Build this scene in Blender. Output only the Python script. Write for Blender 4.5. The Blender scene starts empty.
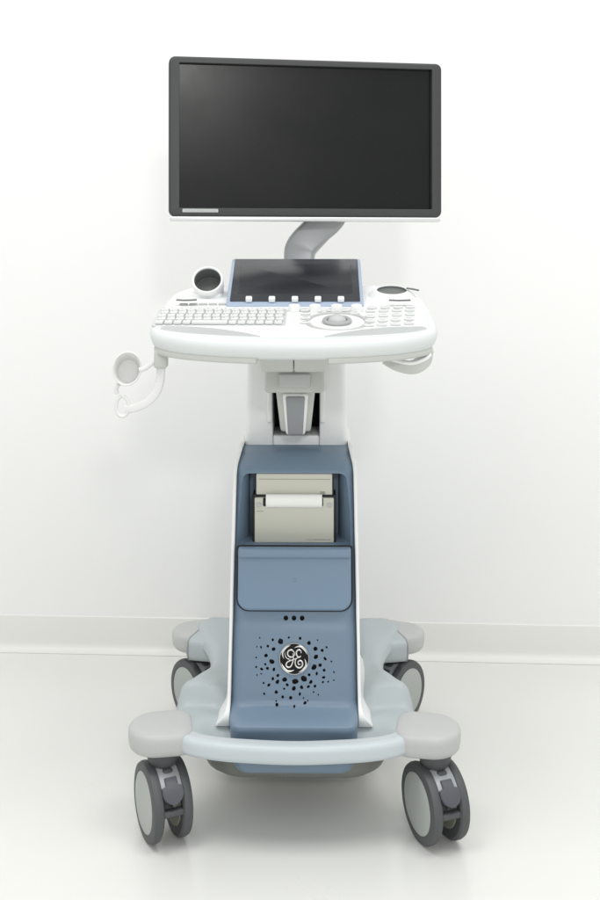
import bpy, bmesh, math, random
from mathutils import Vector, Matrix
random.seed(7)
R = math.radians
sc = bpy.context.scene
COL = sc.collection

# ------------------------------------------------------------------ materials
def lin(c):
    c = c / 255.0
    return c / 12.92 if c <= .04045 else ((c + .055) / 1.055) ** 2.4

def mat(name, rgb, rough=.45, metal=0., bump=0., bscale=400., spec=.5, vary=.0, vscale=6., rvar=.06, coat=0.):
    m = bpy.data.materials.new(name); m.use_nodes = True
    nt = m.node_tree; nd = nt.nodes; lk = nt.links
    b = nd['Principled BSDF']
    b.inputs['Base Color'].default_value = (*rgb, 1)
    b.inputs['Roughness'].default_value = rough
    b.inputs['Metallic'].default_value = metal
    b.inputs['Specular IOR Level'].default_value = spec
    b.inputs['Coat Weight'].default_value = coat
    tc = nd.new('ShaderNodeTexCoord')
    n1 = nd.new('ShaderNodeTexNoise'); n1.inputs['Scale'].default_value = vscale; n1.inputs['Detail'].default_value = 5
    lk.new(tc.outputs['Object'], n1.inputs['Vector'])
    if vary:
        mx = nd.new('ShaderNodeMixRGB'); mx.blend_type = 'MIX'
        mx.inputs['Color1'].default_value = (*[c * (1 - vary) for c in rgb], 1)
        mx.inputs['Color2'].default_value = (*[min(1, c * (1 + vary)) for c in rgb], 1)
        lk.new(n1.outputs['Fac'], mx.inputs['Fac']); lk.new(mx.outputs['Color'], b.inputs['Base Color'])
    mr = nd.new('ShaderNodeMapRange')
    mr.inputs['From Min'].default_value = .3; mr.inputs['From Max'].default_value = .7
    mr.inputs['To Min'].default_value = max(0, rough - rvar); mr.inputs['To Max'].default_value = min(1, rough + rvar)
    lk.new(n1.outputs['Fac'], mr.inputs['Value']); lk.new(mr.outputs['Result'], b.inputs['Roughness'])
    if bump:
        n2 = nd.new('ShaderNodeTexNoise'); n2.inputs['Scale'].default_value = bscale; n2.inputs['Detail'].default_value = 2
        lk.new(tc.outputs['Object'], n2.inputs['Vector'])
        bp = nd.new('ShaderNodeBump'); bp.inputs['Strength'].default_value = bump; bp.inputs['Distance'].default_value = .001
        lk.new(n2.outputs['Fac'], bp.inputs['Height']); lk.new(bp.outputs['Normal'], b.inputs['Normal'])
    return m

M = {}
M['wall']    = mat('wall_paint', (.90, .90, .892), .7, bump=.15, bscale=220, vary=.012, vscale=1.5, spec=.25)
M['floor']   = mat('floor_vinyl', (.74, .74, .715), .22, bump=.03, bscale=160, vary=.025, vscale=2.2, rvar=.07)
M['skirt']   = mat('skirting_vinyl', (.765, .765, .735), .42, bump=.03, bscale=160, vary=.02, vscale=3)
M['white']   = mat('white_plastic', (.84, .845, .84), .38, bump=.06, bscale=900, vary=.012)
M['deckw']   = mat('console_white_plastic', (.775, .78, .78), .36, bump=.05, bscale=900, vary=.012)
M['pale']    = mat('pale_grey_plastic', (.51, .56, .59), .42, bump=.08, bscale=900, vary=.02)
M['basegrey'] = mat('base_grey_plastic', (.42, .465, .48), .42, bump=.08, bscale=900, vary=.02)
M['handle'] = mat('handle_white_shaded', (.66, .69, .69), .36, bump=.05, bscale=900, vary=.012)  # console white darkened to paint the shading of the front rim
M['tray'] = mat('tray_plastic', (.56, .57, .57), .45)
M['capgrey'] = mat('cap_grey_plastic', (.475, .48, .48), .45, bump=.1, bscale=900, vary=.02)
M['grey']    = mat('warm_grey_plastic', (.52, .535, .50), .45, bump=.08, bscale=900, vary=.02)
M['midgrey'] = mat('mid_grey_plastic', (.27, .28, .29), .45, bump=.08, bscale=900, vary=.03)
M['blue']    = mat('blue_plastic', (.158, .224, .302), .42, bump=.10, bscale=1000, vary=.03)
M['blue2']   = mat('drawer_blue_plastic', (.170, .247, .340), .42, bump=.10, bscale=1000, vary=.03)
M['black']   = mat('black_gap', (.008, .008, .01), .7)
M['bezel']   = mat('bezel_plastic', (.042, .043, .0445), .5, bump=.12, bscale=1200, vary=.03)
M['screen']  = mat('dark_screen', (.004, .0042, .0045), .27, vary=.0, spec=.29, rvar=.035, vscale=9)
M['touch']   = mat('touch_glass', (.012, .014, .018), .24, spec=.7, rvar=.03)
M['tbezel']  = mat('touch_bezel', (.035, .038, .045), .22)
M['tframe']  = mat('touch_frame', (.34, .41, .53), .35)
M['silver']  = mat('silver_metal', (.40, .41, .415), .42, metal=.25, bump=.03, bscale=700)
M['chin']    = mat('silver_chin', (.74, .745, .75), .32, metal=.35)
M['tyre']    = mat('caster_tyre', (.078, .080, .085), .55, bump=.12, bscale=700, vary=.05)
M['hub']     = mat('caster_hub', (.40, .42, .405), .45, bump=.06, bscale=700, vary=.02)
M['hood']    = mat('caster_hood', (.36, .38, .39), .42, metal=0., vary=.02)
M['pedal']   = mat('brake_pedal', (.075, .08, .095), .45, bump=.08, bscale=700)
M['cream']   = mat('printer_cream', (.56, .56, .485), .45, bump=.08, bscale=900, vary=.02)
M['cream2']  = mat('printer_ink', (.30, .30, .25), .5)
M['paper']   = mat('paper_white', (.86, .86, .83), .6, vary=.01)
M['cupin']   = mat('holder_inner', (.13, .14, .135), .5, vary=.06, vscale=30)
M['hollow_shade']  = mat('grip_hollow_shade', (.46, .475, .48), .5, bump=.1, bscale=900)  # painted shade of the palm hollows, as a grey pad colour
M['keyw']    = mat('key_plastic', (.69, .70, .695), .45)
M['ink']     = mat('button_ink', (.36, .37, .37), .5)
M['chrome']  = mat('emblem_metal', (.78, .78, .76), .22, metal=.9)
M['embk']    = mat('emblem_black', (.006, .006, .007), .35, spec=.2)
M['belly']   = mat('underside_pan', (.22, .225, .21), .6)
M['clear']   = mat('frosted_white', (.80, .80, .79), .3, vary=.01)
nt = M['clear'].node_tree; nt.nodes['Principled BSDF'].inputs['Transmission Weight'].default_value = .08; nt.nodes['Principled BSDF'].inputs['IOR'].default_value = 1.25

# ------------------------------------------------------------------ mesh helpers
def link(o, parent=None):
    COL.objects.link(o)
    if parent: o.parent = parent
    return o

def build(name, bm, m, parent=None, smooth=35, loc=None, rot=None):
    me = bpy.data.meshes.new(name)
    bmesh.ops.recalc_face_normals(bm, faces=bm.faces)
    for f in bm.faces: f.smooth = bool(smooth)
    bm.to_mesh(me); bm.free()
    for x in (m if isinstance(m, (list, tuple)) else [m]): me.materials.append(x)
    if smooth: me.set_sharp_from_angle(angle=R(smooth))
    o = bpy.data.objects.new(name, me)
    if loc: o.location = loc
    if rot: o.rotation_euler = rot
    return link(o, parent)

def tag(o, label=None, cat=None, group=None, kind=None):
    if label: o['label'] = label
    if cat: o['category'] = cat
    if group: o['group'] = group
    if kind: o['kind'] = kind
    return o

def loft(bm, rings, cap=True, mi=0):
    vs = [[bm.verts.new(p) for p in r] for r in rings]
    n = len(vs[0])
    for a, b in zip(vs, vs[1:]):
        for i in range(n):
            f = bm.faces.new((a[i], a[(i + 1) % n], b[(i + 1) % n], b[i])); f.material_index = mi
    if cap:
        f = bm.faces.new(list(reversed(vs[0]))); f.material_index = mi
        f = bm.faces.new(vs[-1]); f.material_index = mi
    return vs

def rr(hw, hh, r, n=6, cx=0, cy=0):
    """rounded rectangle, counter-clockwise 2D points; r scalar or (tr, tl, bl, br)"""
    rs = r if isinstance(r, (tuple, list)) else (r,) * 4
    out = []
    for k, (sx, sy) in enumerate(((1, 1), (-1, 1), (-1, -1), (1, -1))):
        q = max(1e-5, min(rs[k], hw * .999, hh * .999))
        for i in range(n + 1):
            a = (k + i / n) * math.pi / 2
            out.append((cx + sx * (hw - q) + q * math.cos(a), cy + sy * (hh - q) + q * math.sin(a)))
    return out

def inset2(pts, d):
    n = len(pts); out = []
    for i in range(n):
        p, q, r = Vector(pts[i - 1]), Vector(pts[i]), Vector(pts[(i + 1) % n])
        t = (r - p)
        if t.length < 1e-9: out.append(tuple(q)); continue
        t.normalize(); nrm = Vector((-t.y, t.x))
        out.append(tuple(q + nrm * d))
    return out

def plate(bm, pts, y0, y1, bev=.003, seg=3, mi=0):
    """outline in xz (ccw), extruded from y0 (front) to y1, front edge rounded by bev"""
    # proper quarter round
    rings = [[(x, y0 + bev * (1 - math.cos(i / seg * math.pi / 2)), z)
              for x, z in inset2(pts, bev * (1 - math.sin(i / seg * math.pi / 2)))] for i in range(seg + 1)]
    rings.append([(x, y1, z) for x, z in pts])
    loft(bm, rings, True, mi)

def slab(bm, pts, z0, z1, bev=.003, seg=3, mi=0, f=None):
    """outline in xy (ccw) from z0 up to z1, top (and bottom) edges rounded"""
    rings = []
    for i in range(seg + 1):
        a = i / seg * math.pi / 2
        rings.append([(x, y, z0 + bev * (1 - math.cos(a))) for x, y in inset2(pts, bev * (1 - math.sin(a)))])
    for i in range(seg + 1):
        a = (1 - i / seg) * math.pi / 2
        rings.append([(x, y, z1 - bev * (1 - math.cos(a))) for x, y in inset2(pts, bev * (1 - math.sin(a)))])
    if f: rings = [[f(p) for p in r] for r in rings]
    loft(bm, rings, True, mi)

def box(bm, x0, x1, y0, y1, z0, z1, r=.002, seg=2, mi=0, f=None):
    slab(bm, rr((x1 - x0) / 2, (y1 - y0) / 2, r, 3, (x0 + x1) / 2, (y0 + y1) / 2), z0, z1, min(r, (z1 - z0) / 2.01), seg, mi, f)

def catmull(pts, n=8):
    P = [Vector(p) for p in pts]; out = []
    for i in range(len(P) - 1):
        p0 = P[i - 1] if i else P[0] * 2 - P[1]
        p1, p2 = P[i], P[i + 1]
        p3 = P[i + 2] if i + 2 < len(P) else P[-1] * 2 - P[-2]
        for k in range(n):
            t = k / n
            out.append(.5 * ((2 * p1) + (p2 - p0) * t + (2 * p0 - 5 * p1 + 4 * p2 - p3) * t * t + (3 * p1 - p0 - 3 * p2 + p3) * t ** 3))
    out.append(P[-1]); return out

def interp(tab, v):
    if v <= tab[0][0]: return tab[0][1]
    for (a, p), (b, q) in zip(tab, tab[1:]):
        if v <= b:
            t = (v - a) / (b - a); return p + (q - p) * t
    return tab[-1][1]

def smooth_interp(tab, v):
    xs = [t[0] for t in tab]
    if v <= xs[0]: return tab[0][1]
    if v >= xs[-1]: return tab[-1][1]
    for i in range(len(tab) - 1):
        if v <= xs[i + 1]:
            h = xs[i + 1] - xs[i]; t = (v - xs[i]) / h
            def sl(k):
                if k == 0: return (tab[1][1] - tab[0][1]) / (xs[1] - xs[0])
                if k == len(tab) - 1: return (tab[-1][1] - tab[-2][1]) / (xs[-1] - xs[-2])
                return (tab[k + 1][1] - tab[k - 1][1]) / (xs[k + 1] - xs[k - 1])
            m0, m1 = sl(i) * h, sl(i + 1) * h
            return ((2 * t**3 - 3 * t**2 + 1) * tab[i][1] + (t**3 - 2 * t**2 + t) * m0 + (-2 * t**3 + 3 * t**2) * tab[i + 1][1] + (t**3 - t**2) * m1)

def sweep(bm, path, sec, up=(0, 0, 1), scale=None, cap=True, mi=0):
    """sec: 2D points (side, up); scale: list or None"""
    P = [Vector(p) for p in path]; up = Vector(up); rings = []
    for i, p in enumerate(P):
        t = (P[min(i + 1, len(P) - 1)] - P[max(i - 1, 0)]).normalized()
        s = t.cross(up)
        if s.length < 1e-4: s = t.cross(Vector((0, 1, 0)))
        s.normalize(); u = s.cross(t)
        k = scale[i] if scale else 1
        rings.append([p + s * (a * k) + u * (b * k) for a, b in sec])
    loft(bm, rings, cap, mi)

def circ(r, n=16, ry=None):
    ry = ry or r
    return [(r * math.cos(2 * math.pi * i / n), ry * math.sin(2 * math.pi * i / n)) for i in range(n)]

def lathe(bm, prof, n=40, mat4=None, mi=0, closed=False):
    """prof: (radius, height) list about local z"""
    mat4 = mat4 or Matrix.Identity(4)
    rings = [[mat4 @ Vector((r * math.cos(2 * math.pi * i / n), r * math.sin(2 * math.pi * i / n), h)) for i in range(n)] for r, h in prof]
    if closed: rings.append(rings[0]); vs = None
    if closed:
        v = [[bm.verts.new(p) for p in r] for r in rings[:-1]]; v.append(v[0])
        for a, b in zip(v, v[1:]):
            for i in range(n):
                f = bm.faces.new((a[i], a[(i + 1) % n], b[(i + 1) % n], b[i])); f.material_index = mi
    else: loft(bm, rings, True, mi)

def axis_matrix(loc, zdir):
    return Matrix.Translation(loc) @ Vector((0, 0, 1)).rotation_difference(Vector(zdir)).to_matrix().to_4x4()

def copy_tree(o, parent=None):
    c = o.copy(); COL.objects.link(c); c.parent = parent
    for ch in list(o.children): copy_tree(ch, c)
    return c

# ------------------------------------------------------------------ setting
bm = bmesh.new()
for (x0, y0, x1, y1) in ((-4, -4.5, 4, 2.2),):
    nx, ny = 8, 8
    g = [[bm.verts.new((x0 + (x1 - x0) * i / nx, y0 + (y1 - y0) * j / ny, 0)) for i in range(nx + 1)] for j in range(ny + 1)]
    for j in range(ny):
        for i in range(nx): bm.faces.new((g[j][i], g[j][i + 1], g[j + 1][i + 1], g[j + 1][i]))
tag(build('floor', bm, M['floor'], smooth=0), 'pale off-white vinyl floor under the machine', 'floor', kind='structure')
WROT = R(-3.06); WLOC = (0, .812, 0)
bm = bmesh.new(); box(bm, -4, 4, 0, .1, .03, 3.2, .002)
tag(build('wall', bm, M['wall'], loc=WLOC, rot=(0, 0, WROT)), 'plain white painted wall behind the machine', 'wall', kind='structure')
bm = bmesh.new()
prof = [(.0, .0865), (-.0025, .087), (-.004, .0855), (-.0045, .08), (-.0047, .03)]
for i in range(7):
    a = i / 6 * math.pi / 2
    prof.append((-.0047 - .018 * (1 - math.cos(a)), .0195 - .018 * math.sin(a)))
prof += [(-.026, .0012), (-.026, .0004), (0, .0004)]
loft(bm, [[(x, y, z) for y, z in prof] for x in (-4, -2, 0, 2, 4)])
tag(build('baseboard', bm, M['skirt'], loc=WLOC, rot=(0, 0, WROT)), 'low grey coved skirting strip along the foot of the wall', 'skirting', kind='structure')

# ------------------------------------------------------------------ machine root
root = bpy.data.objects.new('ultrasound_machine', None); COL.objects.link(root)
root.rotation_euler = (0, 0, R(-.8))
tag(root, 'wheeled white and blue ultrasound machine with dark monitor and keyboard console', 'ultrasound machine')

# ---- body: lofted by height
YF = [(.114, .000), (.13, -.008), (.18, -.012), (.190, -.018), (.198, -.019), (.203, -.012), (.210, .010), (.2175, .026), (.235, .031), (.337, .0520), (.349, .0572), (.37, .0605), (.474, .080), (.600, .107), (.611, .120), (.628, .165)]
HW = [(.114, .098), (.13, .106), (.18, .1085), (.22, .1095), (.37, .1085), (.474, .107), (.60, .1055), (.611, .1045), (.628, .0985)]
def yf(z): return interp(YF, z)
def hwz(z): return interp(HW, z)
bm = bmesh.new(); rings = []
zs = [.114, .118, .13, .15, .18, .188, .194, .199, .203, .207, .210, .214, .2175, .224, .235, .27, .31, .33, .337, .343, .349, .36, .42, .474, .53, .58, .594, .600, .604, .608, .613, .618, .6235, .628]
for z in zs:
    y0 = smooth_interp(YF, z); y1 = .36; h = hwz(z)
    rings.append([(x, y, z) for x, y in rr(h, (y1 - y0) / 2, (.01, .01, .022, .022), 6, 0, (y0 + y1) / 2)])
loft(bm, rings)
body = build('body_shell', bm, [M['blue'], M['black']], root, smooth=38)

def cutter(fill, mi_mat):
    b = bmesh.new(); fill(b)
    me = bpy.data.meshes.new('cut'); bmesh.ops.recalc_face_normals(b, faces=b.faces); b.to_mesh(me); b.free()
    me.materials.append(mi_mat); o = bpy.data.objects.new('cut', me); COL.objects.link(o); return o

BAYZ0, BAYZ1 = .4735, .6005
def bay(b):
    rings = []
    cz = (BAYZ0 + BAYZ1) / 2; hh = (BAYZ1 - BAYZ0) / 2
    for y, h, g, r in ((.0, .104, .003, .016), (.094, .1005, 0, .016), (.125, .083, -.004, .006), (.15, .081, -.005, .005)):
        rings.append([(x, y, z) for x, z in rr(h, hh + g, (r, r, .004, .004), 6, 0, cz)])
    loft(b, rings)
HOLES = [(225,68,14),(270,48,6),(332,52,8),(380,75,10),(182,60,7),(155,92,7),(118,98,6),(187,107,10),(145,140,9),(92,150,5),(178,170,12),(142,184,7),(92,198,6),(122,208,8),(153,204,8),(189,210,8),(96,238,4.5),(120,232,4.5),(210,240,8),(183,256,8),(208,272,10),(133,278,6),(162,288,8),(248,260,12),(305,270,14),(352,256,14),(380,236,8),(390,272,9),(262,287,8),(245,306,6),(298,304,11),(340,298,9),(377,295,8),(412,292,8),(202,323,9),(137,332,6),(237,348,8),(281,352,9),(330,332,8),(404,322,5),(350,352,4.5),(358,376,8),(373,366,4.5),(300,390,6),(206,384,8),(202,368,5),(408,197,13),(440,187,9),(418,145,11),(415,104,11),(452,112,8),(476,96,6),(468,154,8),(502,168,5),(462,212,8),(422,230,8),(460,248,8),(455,272,6),(484,270,5),(516,222,5),(427,60,4.5),(110,50,4.5),(515,262,4.5),(430,335,4.5),(95,95,4)]
EMZ = .2915; UNIT = .000318   # metres for one unit of the hole layout
def holes(b):
    for hx, hy, s in HOLES:
        x = (hx - 298) * UNIT; z = EMZ + (154 - hy) * UNIT * 1.0; y = yf(z)
        r = s * UNIT * (1.0 + .018 * max(0, s - 5)); n = 9; ph = random.random() * 6; el = random.uniform(1.0, 1.2); ca, sa = math.cos(ph), math.sin(ph)
        ring = []
        for i in range(n):
            a = 2 * math.pi * i / n; q = r * random.uniform(.85, 1.1)
            u, v = q * math.cos(a) * el, q * math.sin(a) / el
            ring.append((x + u * ca - v * sa, z + u * sa + v * ca))
        loft(b, [[(px, y - .012, pz) for px, pz in ring], [(px, y + .007, pz) for px, pz in ring]])
    for k in (-1, 0, 1):
        x = k * .0142; z = .356; y = yf(z)
        loft(b, [[(x + px, y - .01, z + pz) for px, pz in circ(.0042, 14)], [(x + px, y + .008, z + pz) for px, pz in circ(.0042, 14)]])
for fill, mm in ((bay, M['blue']), (holes, M['black'])):
    c = cutter(fill, mm)
    md = body.modifiers.new('b', 'BOOLEAN'); md.operation = 'DIFFERENCE'; md.object = c; md.solver = 'EXACT'
    md.material_mode = 'TRANSFER'
    dg = bpy.context.evaluated_depsgraph_get()
    me = bpy.data.meshes.new_from_object(body.evaluated_get(dg))
    body.modifiers.clear(); body.data = me
    bpy.data.objects.remove(c)
body.data.set_sharp_from_angle(angle=R(38))

# drawer front, tilted with the face of the body
tilt = math.atan2(.020, .104)
bm = bmesh.new()
plate(bm, rr(.0992, .0535, (.004, .004, .02, .02), 8), -.013, .004, .006, 5)
dr = build('drawer', bm, M['blue2'], root, loc=(0, yf(.4215) - .001, .4225), rot=(-tilt, 0, 0))
bm = bmesh.new()      # rolled lip along the top of the drawer
plate(bm, rr(.0990, .0085, .006, 5, 0, .0435), -.019, -.010, .005, 5)
build('drawer_lip', bm, M['blue2'], dr)
bm = bmesh.new()
plate(bm, rr(.1022, .0562, (.004, .004, .022, .022), 8), -.0012, .002, .001, 2)
build('drawer_gap', bm, M['black'], dr)
bm = bmesh.new()
for k in (-1, 1): plate(bm, rr(.004, .0006, .0005, 2, 0, k * .0022 - .002), -.0134, -.0125, .0003, 1)
build('drawer_mark', bm, M['blue'], dr)

# emblem
em = bpy.data.objects.new('emblem', None); link(em, root)
em.location = (0, yf(EMZ) - .0008, EMZ); em.rotation_euler = (-math.atan2(.029, .135), 0, 0)
ER = .0262
My = axis_matrix((0, 0, 0), (0, -1, 0))
bm = bmesh.new(); lathe(bm, [(ER * .99, -.003), (ER * .99, .0016), (ER * .9, .0018)], 56, My)
build('emblem_disc', bm, M['embk'], em)
bm = bmesh.new(); rg = []
for a in range(10):
    t = a / 10 * 2 * math.pi
    rg.append((ER * .965 + ER * .032 * math.cos(t), .0018 + .0016 * math.sin(t)))
lathe(bm, rg, 64, My, closed=True); build('emblem_ring', bm, M['chrome'], em)
bm = bmesh.new()
def stroke(pts, w0, w1, closed=False):
    P = catmull([(x * ER, 0, z * ER) for x, z in pts], 7); n = len(P)
    sc_ = [.7 * w0 + .7 * (w1 - w0) * math.sin(math.pi * i / (n - 1)) for i in range(n)]
    sweep(bm, [Vector((p.x, -.0022, p.z)) for p in P], circ(ER, 8, ER * .55), up=(0, 1, 0), scale=sc_)
stroke([(.05,.22),(-.02,.42),(-.2,.56),(-.4,.48),(-.44,.28),(-.3,.12),(-.08,.14),(.0,.26)], .035, .075)
stroke([(-.08,.34),(-.06,.1),(-.1,-.2),(-.24,-.48),(-.44,-.52),(-.54,-.36),(-.42,-.18),(-.16,-.08),(.12,.02)], .04, .075)
stroke([(.46,.36),(.42,.52),(.26,.56),(.14,.42),(.18,.2),(.34,.1),(.44,.2)], .035, .075)
stroke([(.34,.1),(.14,.02),(.06,-.2),(.12,-.44),(.32,-.56),(.52,-.44),(.54,-.22),(.4,-.1),(.26,-.18),(.28,-.34),(.4,-.34)], .04, .075)
stroke([(-.62,.5),(-.6,.2),(-.44,.0),(-.2,-.02)], .0, .045)
for k in range(4):        # four tapered swashes round the rim
    a0 = R(90 * k + 18)
    pts = []
    for i in range(8):
        t = i / 7; a = a0 + R(72) * t; r = .88 - .20 * max(0, t - .62) / .38
        pts.append((r * math.cos(a), r * math.sin(a)))
    stroke(pts, .01, .10)
build('monogram', bm, M['chrome'], em)

# white side shells with the small flared foot
for s in (1, -1):
    bm = bmesh.new(); rings = []
    for z, xi, xo, y0, y1 in ((.182, .110, .1350, .024, .30), (.187, .110, .1325, .020, .30), (.194, .110, .1270, .016, .31), (.202, .110, .1215, .016, .32), (.210, .110, .1180, .020, .33),
                              (.22, .1098, .1160, .028, .34), (.235, .1095, .1152, .031, .35), (.26, .1092, .1148, .034, .37), (.30, .109, .1142, .043, .385), (.42, .1072, .1132, .068, .39), (.52, .106, .1120, .088, .39),
                              (.595, .1052, .1108, .104, .39), (.611, .104, .1098, .120, .39), (.634, .098, .1055, .165, .385)):
        rings.append([(s * x, y, z) for x, y in rr((xo - xi) / 2, (y1 - y0) / 2, .0024, 3, (xi + xo) / 2, (y0 + y1) / 2)])
    loft(bm, rings); build('side_panel', bm, M['white'], root, smooth=45)

# column above the body: two cheeks, a back, a sill and a head, leaving the dark slot
col_f, col_b = .225, .40
def cheek(b, s):
    rings = []
    for z, xi, xo in ((.60, .0445, .1005), (.645, .0445, .0985), (.70, .0448, .0962), (.76, .045, .0945), (.86, .045, .0915)):
        rings.append([(s * x, y, z) for x, y in rr((xo - xi) / 2, (col_b - col_f) / 2, (.004, .004, .003, .012) if s > 0 else (.004, .004, .003, .012), 5, (xi + xo) / 2, (col_f + col_b) / 2)])
    loft(b, rings)
bm = bmesh.new(); cheek(bm, 1); cheek(bm, -1)
box(bm, -.0445, .0445, col_f + .002, col_b - .01, .60, .646, .004)
box(bm, -.045, .045, col_f + .004, col_b - .01, .745, .86, .003)
column = build('column', bm, M['white'], root)
bm = bmesh.new(); box(bm, -.046, .046, .33, .36, .63, .76, .002); build('slot_back', bm, M['black'], column)
for s in (1, -1):
    bm = bmesh.new(); box(bm, s * .050 - .005, s * .050 + .005, col_f - .012, col_f + .01, .672, .735, .003, 3)
    build('slot_flange', bm, M['white'], column)
# tilted lift arm inside the slot
def armf(p):
    x, y, z = p; k = 1 - .28 * max(0, (.745 - z) / .09)
    return (x * k, y + (.745 - z) * .25, z)
bm = bmesh.new(); box(bm, -.0375, .0375, .15, .25, .662, .76, .006, 3, f=armf)
larm = build('lift_arm', bm, M['grey'], root)
bm = bmesh.new(); box(bm, -.0245, .0245, .138, .158, .658, .737, .006, 3, f=armf)
build('arm_cover', bm, M['white'], larm)
bm = bmesh.new(); box(bm, -.0185, .0185, .1340, .150, .659, .732, .003, 3, f=armf)
build('arm_insert', bm, M['midgrey'], larm)
# bracket under the console
def brf(p):
    x, y, z = p; t = max(0, min(1, (.822 - z) / .03)); return (x * (1.04 - .05 * t), y + .03 * t, z)
bm = bmesh.new()
box(bm, -.0555, -.0006, -.03, .22, .793, .834, .004, 3, f=brf); box(bm, .0006, .0555, -.03, .22, .793, .834, .004, 3, f=brf)
br = build('console_bracket', bm, M['grey'], root)
bm = bmesh.new()
def brf2(p):
    x, y, z = p; t = max(0, min(1, (.80 - z) / .05)); return (x * (1 + .02 * t), y - .012 * t, z)
box(bm, -.052, .052, .085, .25, .7475, .80, .005, 3, f=brf2); build('bracket_block', bm, M['cream'] if False else M['grey'], br)
bm = bmesh.new(); box(bm, -.028, .028, .070, .09, .757, .782, .004, 3); build('bracket_pad', bm, M['capgrey'], br)

# ------------------------------------------------------------------ console
def zdeck(y): return smooth_interp([(-.13, .858), (-.10, .8635), (-.035, .8735), (.05, .8935), (.09, .8985), (.14, .910), (.25, .934)], y)
def outline(n=44):
    half = catmull([(0, -.132), (.06, -.130), (.12, -.122), (.18, -.104), (.222, -.074), (.2385, -.036), (.2415, .01), (.240, .07), (.236, .14), (.225, .20), (.195, .236), (.14, .25), (.06, .254), (0, .255)], 8)
    r = [(p[0], p[1]) for p in [tuple(v) for v in half]]
    l = [(-x, y) for x, y in reversed(r[1:-1])]
    return r + l
def cm2(pts, n): return [v.to_2d() if len(v) == 3 else v for v in catmull(pts, n)]
OUT = outline()
cx, cy = 0, .05
def ring_at(off, dz, scale=None):
    pts = inset2(OUT, off); return pts
bm = bmesh.new(); rings = []
def dip(off, x, y):
    # palm grooves behind the front handle, left and right
    if y > .0: return 0
    ax = abs(x)
    w = min(1, max(0, (ax - .045) / .07)) * min(1, max(0, (.232 - ax) / .02))
    w = w * w * (3 - 2 * w)
    c = .010 + .018 * w
    t = (off - .030) / (.004 + .014 * w)
    return 0
offs_bottom = [(.060, -.034), (.024, -.0335), (.010, -.031), (.004, -.027), (.001, -.020), (0, -.013), (.0012, -.007), (.0045, -.0028), (.010, -.0005)]
for off, dz in offs_bottom:
    rings.append([(x, y, zdeck(y) + dz - (.002 if dz < -.03 else 0)) for x, y in inset2(OUT, off)])
for off in (.013, .016, .019, .022, .025, .028, .031, .034, .037, .040, .044, .048, .055, .065):
    rings.append([(x, y, zdeck(y) - dip(off, x, y)) for x, y in inset2(OUT, off)])
base_ring = inset2(OUT, .065)
for k in (.8, .6, .4, .2, .05):
    rings.append([(x * k, .05 + (y - .05) * k, zdeck(.05 + (y - .05) * k)) for x, y in base_ring])
loft(bm, rings)
bm.faces.ensure_lookup_table()
nO = len(OUT)
for k, f in enumerate(bm.faces):
    if 2 <= k // nO <= 10 and f.calc_center_median().y < .05: f.material_index = 1  # front rim takes the white with the shading painted in
console = build('console', bm, [M['deckw'], M['handle']], root, smooth=50)
# grey pads standing in for the shade of the palm hollows behind the handle
FR = sorted([p for p in OUT if p[1] < .06], key=lambda p: p[0])
def front_y(x):
    c = [p for p in FR if abs(p[0]) < .2414]
    return interp([(p[0], p[1]) for p in c], x)
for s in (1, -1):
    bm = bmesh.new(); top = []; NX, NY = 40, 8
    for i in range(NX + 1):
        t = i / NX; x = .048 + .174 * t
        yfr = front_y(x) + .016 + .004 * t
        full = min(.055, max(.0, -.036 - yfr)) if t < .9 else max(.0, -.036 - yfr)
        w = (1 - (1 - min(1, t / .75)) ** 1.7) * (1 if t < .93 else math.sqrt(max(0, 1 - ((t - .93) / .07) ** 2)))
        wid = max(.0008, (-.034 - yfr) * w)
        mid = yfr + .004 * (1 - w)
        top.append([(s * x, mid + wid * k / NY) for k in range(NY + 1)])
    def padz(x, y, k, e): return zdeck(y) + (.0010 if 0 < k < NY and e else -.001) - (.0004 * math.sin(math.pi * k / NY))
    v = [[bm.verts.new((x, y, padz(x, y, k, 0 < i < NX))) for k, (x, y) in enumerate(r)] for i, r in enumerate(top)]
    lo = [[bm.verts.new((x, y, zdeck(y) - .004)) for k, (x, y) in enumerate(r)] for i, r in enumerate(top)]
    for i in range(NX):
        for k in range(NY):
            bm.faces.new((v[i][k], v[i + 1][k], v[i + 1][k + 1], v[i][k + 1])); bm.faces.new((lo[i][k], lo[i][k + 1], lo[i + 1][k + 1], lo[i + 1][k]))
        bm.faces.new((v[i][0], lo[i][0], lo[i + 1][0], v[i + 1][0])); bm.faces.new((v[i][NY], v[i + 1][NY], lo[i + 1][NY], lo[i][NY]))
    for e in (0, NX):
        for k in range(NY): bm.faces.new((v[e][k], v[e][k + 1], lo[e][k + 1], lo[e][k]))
    build('grip_hollow_shade', bm, M['hollow_shade'], console, smooth=60)
pts = [p for p in inset2(OUT, .011) if p[1] < -.045]
pts.sort(key=lambda p: p[0])
sec = rr(.006, .0055, .003, 3)
for s in (1, -1):
    lp = sorted([(abs(x), y) for x, y in pts if x * s > .058])
    lp = [(.056, interp(lp, .056) - .0008)] + lp
    bm = bmesh.new(); sweep(bm, [(s * x, y, zdeck(y) - .0345) for x, y in lp], sec)
    build('under_edge', bm, M['grey'], console)

slope_k = math.atan2(.898 - .8735, .095)
def on_deck(o, x, y, dz=0, parent=console):
    o.location = (x, y, zdeck(y) + dz)
    a = math.atan2(zdeck(y + .005) - zdeck(y - .005), .01); o.rotation_euler = (a, 0, 0); return o
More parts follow.
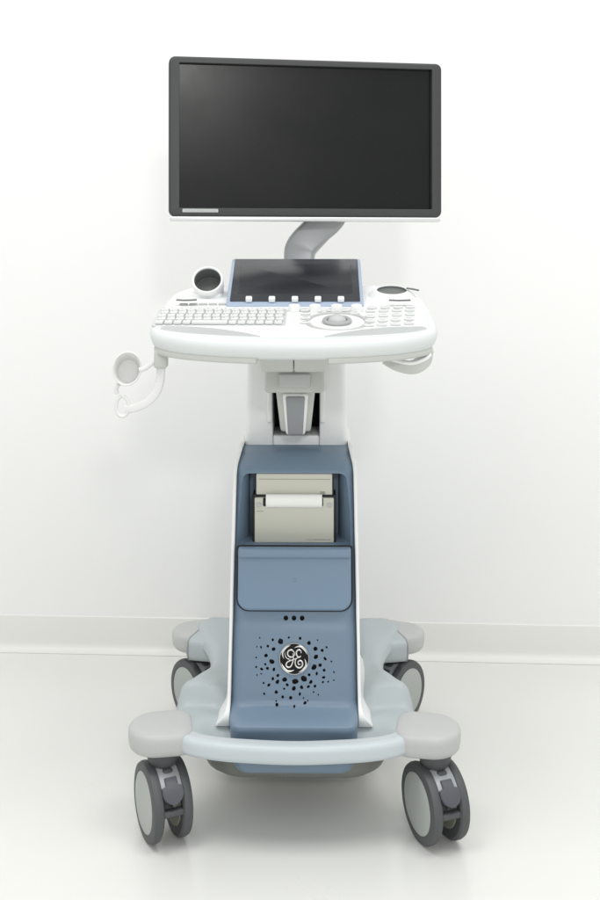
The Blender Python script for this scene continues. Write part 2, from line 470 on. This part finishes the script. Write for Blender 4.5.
# keyboard tray and keys
bm = bmesh.new(); slab(bm, rr(.112, .047, .006, 4), -.002, .0016, .001, 2)
kb = on_deck(build('keyboard_tray', bm, M['tray'], console), -.125, .012, -.0005)
bm = bmesh.new(); slab(bm, rr(.0064, .0066, .0018, 3), 0, .0046, .0012, 2); slab(bm, rr(.0014, .0016, .0004, 2, -.0022, .0016), .0046, .0048, .0001, 1, 1)
key = None
for r in range(5):
    y = -.024 + r * .0172
    n = 14
    for c in range(n):
        x = -.125 + (c - (n - 1) / 2) * .0153 + (.002 * (r % 2))
        if r == 0 and c in (4, 5, 6, 7): continue
        if key is None: key = build('key', bm, [M['keyw'], M['ink']], console); o = key
        else: o = key.copy(); COL.objects.link(o); o.parent = console
        on_deck(o, x, y, .0012)
bm = bmesh.new(); slab(bm, rr(.0300, .0066, .0018, 3), 0, .0046, .0012, 2)
on_deck(build('space_key', bm, M['keyw'], console), -.125 + (5.5 - 6.5) * .0153, -.024, .0012)
# function buttons behind the keyboard
bm = bmesh.new(); slab(bm, rr(.0075, .0032, .002, 3), 0, .0028, .001, 2); fb = None
for k in range(7):
    if fb is None: fb = o = build('function_button', bm, M['capgrey'], console)
    else: o = fb.copy(); COL.objects.link(o); o.parent = console
    on_deck(o, -.200 + k * .0175, .1045, 0)
# round and lozenge buttons on the right half
bm = bmesh.new(); slab(bm, rr(.0085, .0050, .0035, 4), 0, .004, .0015, 2, 0); slab(bm, rr(.0045, .0009, .0006, 2, 0, .0005), .004, .0043, .0001, 1, 1)
bt = None
spots = [(.02,-.02),(.02,.004),(.02,.028),(.018,.05),(.125,-.035),(.147,-.032),(.17,-.028),(.193,-.022),(.128,-.012),(.15,-.008),(.172,-.004),(.195,.0),
         (.13,.014),(.153,.018),(.176,.022),(.199,.026),(.132,.045),(.155,.047),(.178,.049),(.201,.052),(.137,.075),(.16,.078),(.183,.081),(.205,.084),(.04,.046),(.064,.05),(.088,.05),(.105,.03)]
for x, y in spots:
    if bt is None: bt = o = build('button', bm, [M['keyw'], M['ink']], console)
    else: o = bt.copy(); COL.objects.link(o); o.parent = console
    on_deck(o, x, y, 0)
# tall rotary knobs in front of the touch panel
bm = bmesh.new(); lathe(bm, [(.0098, 0), (.0098, .009), (.0092, .011), (.0078, .0117)], 28); kn = None
for x in (.0, .036, .0735, .108):
    if kn is None: kn = o = build('knob', bm, M['white'], console)
    else: o = kn.copy(); COL.objects.link(o); o.parent = console
    on_deck(o, x, .050, 0)
# trackball
bm = bmesh.new(); rg = [(.050 + .0035 * math.cos(t), .001 + .0022 * math.sin(t)) for t in [i / 10 * 2 * math.pi for i in range(10)]]
lathe(bm, rg, 56, closed=True); on_deck(build('trackball_surround', bm, M['capgrey'], console), .073, -.012, 0)
bm = bmesh.new(); rg = [(.021 + .004 * math.cos(t), .003 + .0035 * math.sin(t)) for t in [i / 10 * 2 * math.pi for i in range(10)]]
lathe(bm, rg, 40, closed=True); on_deck(build('trackball_ring', bm, M['ink'], console), .073, -.012, 0)
bm = bmesh.new(); bmesh.ops.create_uvsphere(bm, u_segments=28, v_segments=16, radius=.017); on_deck(build('trackball', bm, M['capgrey'], console), .073, -.012, -.003)

# touch panel
tp0, tp1 = Vector((0, .09, .9010)), Vector((0, .235, .984))
ta = math.atan2(tp1.z - tp0.z, tp1.y - tp0.y); TL = (tp1 - tp0).length
bm = bmesh.new(); slab(bm, rr(.123, TL / 2, .006, 5), -.016, 0, .003, 3)
tp = build('touch_panel', bm, M['tframe'], root, loc=(tp0 + tp1) / 2, rot=(ta, 0, 0))
bm = bmesh.new(); slab(bm, rr(.1170, TL / 2 - .008, .003, 4, 0, .0045), -.003, .0008, .0004, 2); build('touch_bezel', bm, M['tbezel'], tp)
bm = bmesh.new(); slab(bm, rr(.104, TL / 2 - .031, .002, 4, 0, .008), 0, .0013, .0003, 2); build('touch_screen', bm, M['touch'], tp)
bm = bmesh.new(); slab(bm, rr(.0058, .0048, .002, 3), 0, .009, .002, 3); tg = None
for k in range(5):
    if tg is None: tg = o = build('toggle', bm, M['white'], tp)
    else: o = tg.copy(); COL.objects.link(o); o.parent = tp
    o.location = ((k - 2) * .0412, -TL / 2 + .0135, .0005)
bm = bmesh.new()
for s in (1, -1): box(bm, s * .1 - .02, s * .1 + .02, .13, .215, .895, .912, .003)
box(bm, -.1, .1, .165, .238, .895, .925, .004); build('panel_mount', bm, M['deckw'], tp).matrix_parent_inverse = Matrix.LocRotScale(tp.location, tp.rotation_euler, None).inverted()

# left probe holder: cup facing the user on its housing
ctr = Vector((-.162, .150, .946)); ax = Vector((0, -.84, .54)).normalized()
MC = axis_matrix(ctr, ax)
bm = bmesh.new(); lathe(bm, [(.026, -.05), (.0285, -.03), (.0292, -.004), (.0285, -.0006), (.0268, .0008), (.0252, .0), (.0246, -.003), (.0246, -.035), (.0, -.0352)][:-1], 40, MC)
ch = build('probe_cup', bm, M['white'], root)
bm = bmesh.new(); lathe(bm, [(.0234, -.034), (.0234, -.0335)], 40, MC); build('cup_floor', bm, M['cupin'], ch)
bm = bmesh.new(); lathe(bm, [(.0242, -.003), (.0238, -.033), (.0245, -.033), (.0246, -.003)], 40, MC, closed=True); build('cup_lining', bm, M['cupin'], ch)
bm = bmesh.new()
def hof(p): x, y, z = p; return (x, y + (z - .92) * .25, z)
box(bm, -.162 - .0275, -.162 + .0275, .150, .215, .900, .9225, .010, 4, f=hof); build('cup_housing', bm, M['deckw'], ch)
# right probe holder: shallow well in a low mound
ctr2 = Vector((.178, .165, .9262)); MC2 = axis_matrix(ctr2, Vector((0, -.27, 1)).normalized())
bm = bmesh.new(); rg = [(.048, -.014), (.040, -.006), (.0335, -.001), (.030, .0004), (.028, .0006), (.0272, -.0005), (.0270, -.0045)]
lathe(bm, rg, 44, MC2); w = build('probe_well', bm, M['deckw'], root)
bm = bmesh.new(); lathe(bm, [(.0271, -.0008), (.0268, -.0042), (.0276, -.0042), (.0276, -.0008)], 44, MC2, closed=True); lathe(bm, [(.0271, -.0044), (.0271, -.0039)], 44, MC2); build('well_lining', bm, M['cupin'], w)
bm = bmesh.new(); sweep(bm, catmull([(.205, .160, .9295), (.216, .157, .928), (.226, .152, .926)], 5), circ(.004, 10, .0016)); build('cable_notch', bm, M['cupin'], w)
bm = bmesh.new(); sweep(bm, catmull([(.168, .098, .9105), (.186, .096, .910), (.206, .098, .9105)], 5), circ(.0045, 10, .0016)); build('cable_notch', bm, M['cupin'], w)
bm = bmesh.new(); sweep(bm, catmull([(-.212, .10, .9105), (-.195, .098, .910), (-.176, .10, .9107)], 5), circ(.0045, 10, .0016)); build('cable_notch', bm, M['cupin'], ch)

# ------------------------------------------------------------------ monitor
MA = R(10)
MW, MH = .264, .1545
mon = None
bm = bmesh.new(); plate(bm, rr(MW - .01, MH - .01, .012, 5), .022, .058, .0005, 2)
mon = build('monitor', bm, M['bezel'], root, loc=(.0225, .228, 1.2085), rot=(0, 0, MA))
# bezel frame with a real opening
bm = bmesh.new()
def frame(bm, hw, hh, iw, ih, icz, y0, y1, r, bev=.004):
    o = rr(hw, hh, r, 5); i = rr(iw, ih, .0012, 5, 0, icz)
    rings = [[(x, y1, z) for x, z in o]]
    for k in range(5):
        a = k / 4 * math.pi / 2
        rings.append([(x, y0 + bev * (1 - math.sin(a)), z) for x, z in inset2(o, bev * (1 - math.cos(a)))])
    rings.append([(x, y0, z) for x, z in inset2(i, -.0008)]); rings.append([(x, y0 + .0008, z) for x, z in i]); rings.append([(x, y1 - .002, z) for x, z in i])
    v = [[bm.verts.new(p) for p in rg] for rg in rings]; v.append(v[0]); n = len(v[0])
    for a, b in zip(v, v[1:]):
        for q in range(n): bm.faces.new((a[q], a[(q + 1) % n], b[(q + 1) % n], b[q]))
SX, SZ, SC = .2445, .1385, .0055
frame(bm, MW, MH - .0045, SX, SZ - .0025, SC - .0035, -.004, .024, .012)
bz = build('bezel', bm, M['bezel'], mon); bz.location = (0, 0, .0045)
bm = bmesh.new(); plate(bm, rr(SX + .004, SZ + .004, .001, 2, 0, SC), .0065, .012, .0004, 1); build('screen', bm, M['screen'], mon)
bm = bmesh.new(); plate(bm, rr(MW - .002, .0042, .004, 4, 0, -MH + .0049), -.0035, .03, .0018, 3); build('chin_strip', bm, M['chin'], mon)
bm = bmesh.new(); plate(bm, rr(.0335, .0033, .001, 3, -.2055, -.1345), -.0046, -.0035, .0003, 1)
stk = build('bezel_sticker', bm, M['capgrey'], mon)
bm = bmesh.new()
for i in range(11): 
    xx = -.2055 - .027 + i * .0054; plate(bm, rr(.0019 * random.uniform(.7, 1.1), .0012, .0002, 1, xx, -.1345), -.0049, -.0044, .0001, 1)
build('sticker_marks', bm, M['hub'], stk)
# arm behind
bm = bmesh.new()
path = catmull([(.004, .288, .90), (.005, .292, .975), (.010, .298, 1.006), (.040, .300, 1.040), (.070, .298, 1.072), (.080, .294, 1.12), (.08, .29, 1.2)], 8)
sweep(bm, path, rr(.020, .030, .008, 5), up=(1, 0, .2))
arm = build('monitor_arm', bm, M['silver'], root)
bm = bmesh.new(); lathe(bm, [(.034, .90), (.034, .938), (.031, .942)], 36, Matrix.Translation((-.004, .285, 0))); build('arm_base', bm, M['capgrey'], arm)
bm = bmesh.new(); box(bm, .02, .11, .272, .325, 1.14, 1.26, .008, 3); build('arm_mount', bm, M['midgrey'], arm)

# ------------------------------------------------------------------ hooks under the console
hk = None
bm = bmesh.new(); box(bm, -.228, -.207, -.065, -.040, .806, .836, .004, 3)
hk = build('cable_holder', bm, M['grey'], root)
bm = bmesh.new(); sweep(bm, catmull([(-.2175, -.052, .812), (-.2185, -.054, .79), (-.224, -.057, .768), (-.240, -.060, .750), (-.262, -.062, .741), (-.275, -.062, .740)], 7), rr(.007, .0048, .003, 3), up=(0, 1, 0))
build('holder_arm', bm, M['clear'], hk)
bm = bmesh.new(); sweep(bm, catmull([(-.221, -.056, .821), (-.232, -.058, .814), (-.243, -.060, .806), (-.252, -.061, .803)], 6), circ(.0045, 10)); build('holder_link', bm, M['clear'], hk)
MR = axis_matrix((-.2715, -.066, .806), Vector((.12, -1, .25)).normalized())
bm = bmesh.new(); lathe(bm, [(.016, -.032), (.0185, -.02), (.0215, -.001), (.0228, .0006), (.0240, -.001), (.0205, -.022), (.0175, -.035)], 32, MR @ Matrix.Diagonal((1, 1.2, 1, 1)), closed=False)
build('holder_cup', bm, M['clear'], hk)
bm = bmesh.new()
tor = [Vector((-.2795 + .0105 * math.cos(a), -.064, .744 + .0165 * math.sin(a))) for a in [R(100) + i / 24 * R(340) for i in range(25)]]
sweep(bm, tor, circ(.0030, 8), up=(0, 1, 0)); build('holder_loop', bm, M['clear'], hk)
bm = bmesh.new(); sweep(bm, catmull([(-.288, -.063, .764), (-.29, -.063, .772), (-.286, -.063, .78)], 4), circ(.0036, 8), up=(0, 1, 0)); build('holder_hook', bm, M['clear'], hk)
bm = bmesh.new()
path = catmull([(.150, -.062, .822), (.168, -.066, .812), (.19, -.068, .8065), (.206, -.066, .8095), (.219, -.060, .820), (.224, -.055, .836)], 7)
sweep(bm, path, rr(.004, .0085, .003, 4), up=(0, 0, 1)); build('cable_hook', bm, M['grey'], root)
bm = bmesh.new()
path = catmull([(.152, -.056, .826), (.172, -.058, .819), (.193, -.058, .8155), (.208, -.056, .821), (.219, -.05, .830)], 7)
sweep(bm, path, rr(.014, .003, .002, 3), up=(0, 0, 1)); build('hook_tray', bm, M['white'], root)

# ------------------------------------------------------------------ base
XB = [(-.035, .150), (-.02, .185), (.0, .205), (.04, .217), (.08, .215), (.11, .205), (.135, .190), (.18, .177), (.235, .171), (.27, .170), (.31, .172), (.36, .185), (.42, .208), (.46, .22), (.50, .218), (.53, .18)]
def sstep(a, b, v):
    t = max(0, min(1, (v - a) / (b - a))); return t * t * (3 - 2 * t)
def ztop(x, y):
    ax = abs(x)
    # raised fender: a steep face behind the front leg, running down towards the rear leg
    hump = .038 * sstep(.082, .110, y + .25 * max(0, .16 - ax)) * (1 - .75 * sstep(.13, .30, y)) * sstep(.112, .140, ax)
    d = .016 * math.exp(-((ax - .135) / .02) ** 2) * math.exp(-((y - .20) / .10) ** 2)
    front = .03 * (1 - sstep(-.01, .05, y)) * (1 - sstep(.125, .165, ax))
    return .188 - d + hump - front
bm = bmesh.new(); rings = []
ys = [-.035, -.03, -.02] + [i * .02 for i in range(0, 4)] + [.07 + i * .006 for i in range(9)] + [.13 + i * .02 for i in range(0, 20)] + [.526]
for y in ys:
    h = smooth_interp(XB, y); e = 1.0
    end = min(1, (y + .036) / .012, (.531 - y) / .02); er = math.sqrt(max(0, 1 - (1 - max(0, min(1, end))) ** 2))
    rg = []
    N = 40
    for i in range(N + 1):
        u = -1 + 2 * i / N; u = math.copysign(1 - (1 - abs(u)) ** 1.35, u)
        x = u * h; edge = h - abs(x); rad = .022
        drop = rad - math.sqrt(max(0, rad * rad - (rad - edge) ** 2)) if edge < rad else 0
        rg.append((x, y, .155 + (ztop(x, y) - drop * (1 if y > .03 else .5) - .155) * (.5 + .5 * er)))
    zb = .152 - .030 * max(0, min(1, (y - .02) / .10))
    for i in range(1, 8):
        x = h * (1 - 2 * i / 8) * .97
        rg.append((x, y, zb + .002 * math.sin(math.pi * i / 8)))
    rings.append(rg)
loft(bm, rings)
basep = build('base', bm, M['basegrey'], root, smooth=50)
def cap(x, y, ang, hw=.0525, hl=.0555, seam=False):
    b = bmesh.new(); s = -1 if x < 0 else 1
    o2 = rr(hl, hw, ((.030, .050, .050, .030) if s < 0 else (.050, .030, .030, .050)), 9); rings = []
    for z, off in ((.1515, .020), (.152, .0145), (.1545, .0085), (.159, .0050), (.166, .0036), (.178, .0028), (.1845, .0032), (.1885, .0052), (.1914, .0090), (.1930, .0145), (.1938, .022)):
        rings.append([(px, py, z) for px, py in inset2(o2, off - .0028)])
    loft(b, rings)
    return build('caster_cap', b, M['capgrey'], basep, loc=(x, y, 0), rot=(0, 0, ang))
cap(-.2275, .014, R(10)); cap(.2285, .014, R(-10))
for s in (-1, 1):
    o = cap(s * .2145, .475, R(20) * -s, .052, .056); o.location.z = -.004
# rear leg blocks that carry the rear caps
for s in (-1, 1):
    b = bmesh.new(); sec = rr(.037, .0235, .014, 5)
    sweep(b, catmull([(s * .09, .40, .170), (s * .14, .412, .169), (s * .185, .424, .168), (s * .219, .433, .1675)], 6), sec)
    build('rear_leg', b, M['basegrey'], basep)
    d = Vector((s * .036, .011, 0)).normalized(); sd = Vector((d.y, -d.x, 0)); c0 = Vector((s * .2175, .4325, .1675))
    loop = [c0 + sd * a + Vector((0, 0, q)) for a, q in sec]; b = bmesh.new(); vs = []
    for k, p in enumerate(loop):
        o_ = (p - c0).normalized(); vs.append([b.verts.new(p + o_ * e + d * f) for e, f in ((-.002, -.0016), (.0009, -.0012), (.0009, .0012), (-.002, .0016))])
    vs.append(vs[0])
    for A, B in zip(vs, vs[1:]):
        for q in range(4): b.faces.new((A[q], A[(q + 1) % 4], B[(q + 1) % 4], B[q]))
    build('cap_seam', b, M['midgrey'], basep)
# foot rail
bm = bmesh.new()
path = catmull([(-.192, .010, .1725), (-.175, -.018, .1725), (-.14, -.034, .1725), (-.09, -.044, .1725), (0, -.051, .1725), (.09, -.044, .1725), (.14, -.034, .1725), (.175, -.018, .1725), (.192, .010, .1725)], 10)
sec = rr(.0165, .0158, (.010, .010, .010, .010), 6)
# two shallow anti-slip grooves along the top
sec2 = []
for a, b in sec: sec2.append((a, b))
sweep(bm, path, sec2); rail = build('foot_rail', bm, M['pale'], root, smooth=60)
for off in (-.0045, .002):
    bm = bmesh.new(); P2 = [Vector((p.x * (1 + off * .6), p.y + off * -1 + 0.0, .1881)) for p in path[8:-8]]
    sweep(bm, P2, circ(.0009, 6, .0006)); build('rail_rib', bm, M['capgrey'], rail)
# belly pan
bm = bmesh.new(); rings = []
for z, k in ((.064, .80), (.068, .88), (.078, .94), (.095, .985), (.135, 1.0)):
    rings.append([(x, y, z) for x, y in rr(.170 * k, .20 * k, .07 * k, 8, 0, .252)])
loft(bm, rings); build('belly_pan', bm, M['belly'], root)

# ------------------------------------------------------------------ casters
def make_caster():
    Rw = .0648; k = Rw / .0695
    b = bmesh.new()
    lathe(b, [(.016, .118), (.0255, .1305), (.0275, .140), (.0265, .1535)], 28, Matrix.Translation((0, 0, 0)))
    box(b, -.010, .010, -.030, .034, .056, .126, .006, 3)
    c = build('caster', b, M['tyre'], root)
    MX = lambda x, s: axis_matrix((x, .0, Rw), (s, 0, 0)) @ Matrix.Diagonal((k, k, .85, 1))
    for s in (-1, 1):
        b = bmesh.new()
        lathe(b, [(.050, .0), (.0645, .0), (.0683, .003), (.0695, .008), (.0695, .014), (.0675, .0195), (.062, .0215), (.0535, .0220), (.0525, .0205), (.050, .0205)], 56, MX(s * .0160, s), closed=True)
        build('tyre', b, M['tyre'], c)
        b = bmesh.new()
        lathe(b, [(.0505, .002), (.0528, .002), (.0528, .0212), (.0500, .0226), (.025, .0236), (.006, .0238)], 56, MX(s * .0160, s))
        build('wheel_hub', b, M['hub'], c)
        b = bmesh.new()
        lathe(b, [(.049, -.0012), (.0495, .001), (.03, .0012), (.03, -.0006)], 40, MX(s * .0160, s), closed=True); build('inner_rim', b, M['cream2'], c)
    # hood: curved light strip between the wheels, over the front and top
    b = bmesh.new(); rings = []
    for i in range(17):
        a = R(30) + i / 16 * R(92)     # from front (toward -y) up over the top
        co, si = math.cos(a), math.sin(a)
        r0, r1 = .060 * k, .0665 * k
        hwid = .0185
        rings.append([(-hwid, -r0 * co, Rw + r0 * si), (hwid, -r0 * co, Rw + r0 * si), (hwid, -r1 * co, Rw + r1 * si), (hwid * .8, -(r1 + .0012) * co, Rw + (r1 + .0012) * si), (-hwid * .8, -(r1 + .0012) * co, Rw + (r1 + .0012) * si), (-hwid, -r1 * co, Rw + r1 * si)])
    loft(b, rings); build('hood', b, M['hood'], c)
    # brake pedal
    b = bmesh.new(); rings = []
    for i in range(17):
        t = i / 16; a = R(17) + t * R(37); co, si = math.cos(a), math.sin(a)
        hwid = .0182 * math.sqrt(max(.06, 1 - (1 - min(1, t / .42)) ** 2)) if t < .66 else .0105
        r0, r1 = .060 * k, (.0745 - .0035 * t) * k
        rings.append([(-hwid, -r0 * co, Rw + r0 * si), (hwid, -r0 * co, Rw + r0 * si), (hwid, -(r1 - .0015) * co, Rw + (r1 - .0015) * si), (hwid - .0015, -r1 * co, Rw + r1 * si), (-hwid + .0015, -r1 * co, Rw + r1 * si), (-hwid, -(r1 - .0015) * co, Rw + (r1 - .0015) * si)])
    loft(b, rings); build('brake_pedal', b, M['pedal'], c, smooth=30)
    b = bmesh.new(); box(b, -.0185, .0185, -.061, -.046, .061, .072, .004, 3); build('pedal_bar', b, M['tyre'], c)
    b = bmesh.new(); lathe(b, [(.008, -.014), (.008, .014)], 20, axis_matrix((0, 0, Rw), (1, 0, 0))); build('axle', b, M['midgrey'], c)
    return c
cs = make_caster()
place = [(-.2235, .010, 26), (.2400, .010, 21), (-.2115, .462, 38), (.2085, .462, -38)]
for i, (x, y, a) in enumerate(place):
    c = cs if i == 0 else copy_tree(cs, root)
    c.location = (x, y, 0); c.rotation_euler = (0, 0, R(a))

# ------------------------------------------------------------------ printer in the bay
pr = bpy.data.objects.new('thermal_printer', None); COL.objects.link(pr)
pr.location = (0, .1, .4715); pr.rotation_euler = (0, 0, R(-.8))
tag(pr, 'small cream thermal printer with white paper roll in the blue bay', 'printer')
bm = bmesh.new(); plate(bm, rr(.0752, .0445, .002, 3, 0, .0440), .0085, .05, .001, 2); plate(bm, rr(.0712, .0230, .002, 3, 0, .1060), .0125, .05, .001, 2); build('printer_case', bm, M['black'], pr)
bm = bmesh.new(); plate(bm, rr(.0685, .0205, .002, 3, 0, .1055), .0105, .035, .0015, 3); up = build('top_panel', bm, M['cream'], pr)
bm = bmesh.new(); plate(bm, rr(.0645, .0006, .0003, 1, 0, .116), .0102, .0108, .0002, 1); plate(bm, rr(.0045, .0027, .0008, 2, .051, .0915), .0100, .0108, .0002, 1)
build('panel_mark', bm, M['cream2'], up)
bm = bmesh.new(); plate(bm, rr(.0712, .0404, .0025, 3, 0, .0436), .0035, .035, .002, 3); tr = build('tray_door', bm, M['cream'], pr)
bm = bmesh.new(); plate(bm, rr(.054, .0075, .002, 3, -.002, .0765), .0028, .006, .0004, 1); build('paper_slot', bm, M['black'], pr)
bm = bmesh.new()
rg = []
for i in range(14):
    a = R(-30) + i / 13 * R(230)
    rg.append((.0, .0095 * math.cos(a)))
loft(bm, [[(x, .004 - .0085 * math.sin(t) * 1.0, .0785 + .0120 * math.cos(t)) for t in [i / 20 * 2 * math.pi for i in range(20)]] for x in (-.0505, -.05, .0495, .05)])
build('paper_roll', bm, M['paper'], pr)
for x in (-.0635, .0635):
    bm = bmesh.new(); lathe(bm, [(.0042, -.002), (.0042, .0014), (.0034, .0020)], 20, axis_matrix((x, .0035, .0715), (0, -1, 0))); build('button', bm, M['capgrey'], pr)
bm = bmesh.new()
for i in range(12): plate(bm, rr(.0013 * random.uniform(.6, 1.1), .0008, .0002, 1, .024 + i * .0036, .0095), .0031, .0037, .0001, 1)
plate(bm, rr(.0065, .0006, .0003, 1, -.0615, .0600), .0031, .0037, .0001, 1)
build('door_mark', bm, M['cream2'], tr)

# ------------------------------------------------------------------ light
w = bpy.data.worlds.new("World"); sc.world = w; w.use_nodes = True
w.node_tree.nodes['Background'].inputs['Color'].default_value = (.985, 1, .99, 1)
w.node_tree.nodes['Background'].inputs['Strength'].default_value = .85
def area(name, loc, tgt, sx, sy, e, col=(1, .995, .975)):
    l = bpy.data.lights.new(name, 'AREA'); l.shape = 'RECTANGLE'; l.size = sx; l.size_y = sy; l.energy = e; l.color = col
    o = bpy.data.objects.new(name, l); COL.objects.link(o); o.location = loc
    o.rotation_euler = (Vector(tgt) - Vector(loc)).to_track_quat('-Z', 'Y').to_euler(); return o
area('ceiling_lamp', (-1.0, -.9, 3.4), (-1.0, -.9, 0), 1.2, 1.1, 33)
area('ceiling_lamp', (1.1, -.9, 3.4), (1.1, -.9, 0), 1.2, 1.1, 31)
area('added_sheen_lamp', (.40, -3.2, 2.02), (.1, .6, .1), .27, .23, 17)  # unseen lamp, added behind the camera for the sheen on the screen

# ------------------------------------------------------------------ camera
cam = bpy.data.cameras.new('camera'); co = bpy.data.objects.new('camera', cam); COL.objects.link(co); sc.camera = co
co.location = (.0105, -1.77, 1.0); co.rotation_euler = (R(90), 0, 0)
cam.sensor_fit = 'VERTICAL'; cam.sensor_height = 36; cam.lens = 1045 / 900 * 36; cam.shift_y = -200 / 900
cam.clip_start = .05; cam.clip_end = 100
sc.view_settings.view_transform = 'Standard'; sc.view_settings.look = 'None'; sc.view_settings.exposure = 0; sc.view_settings.gamma = 1
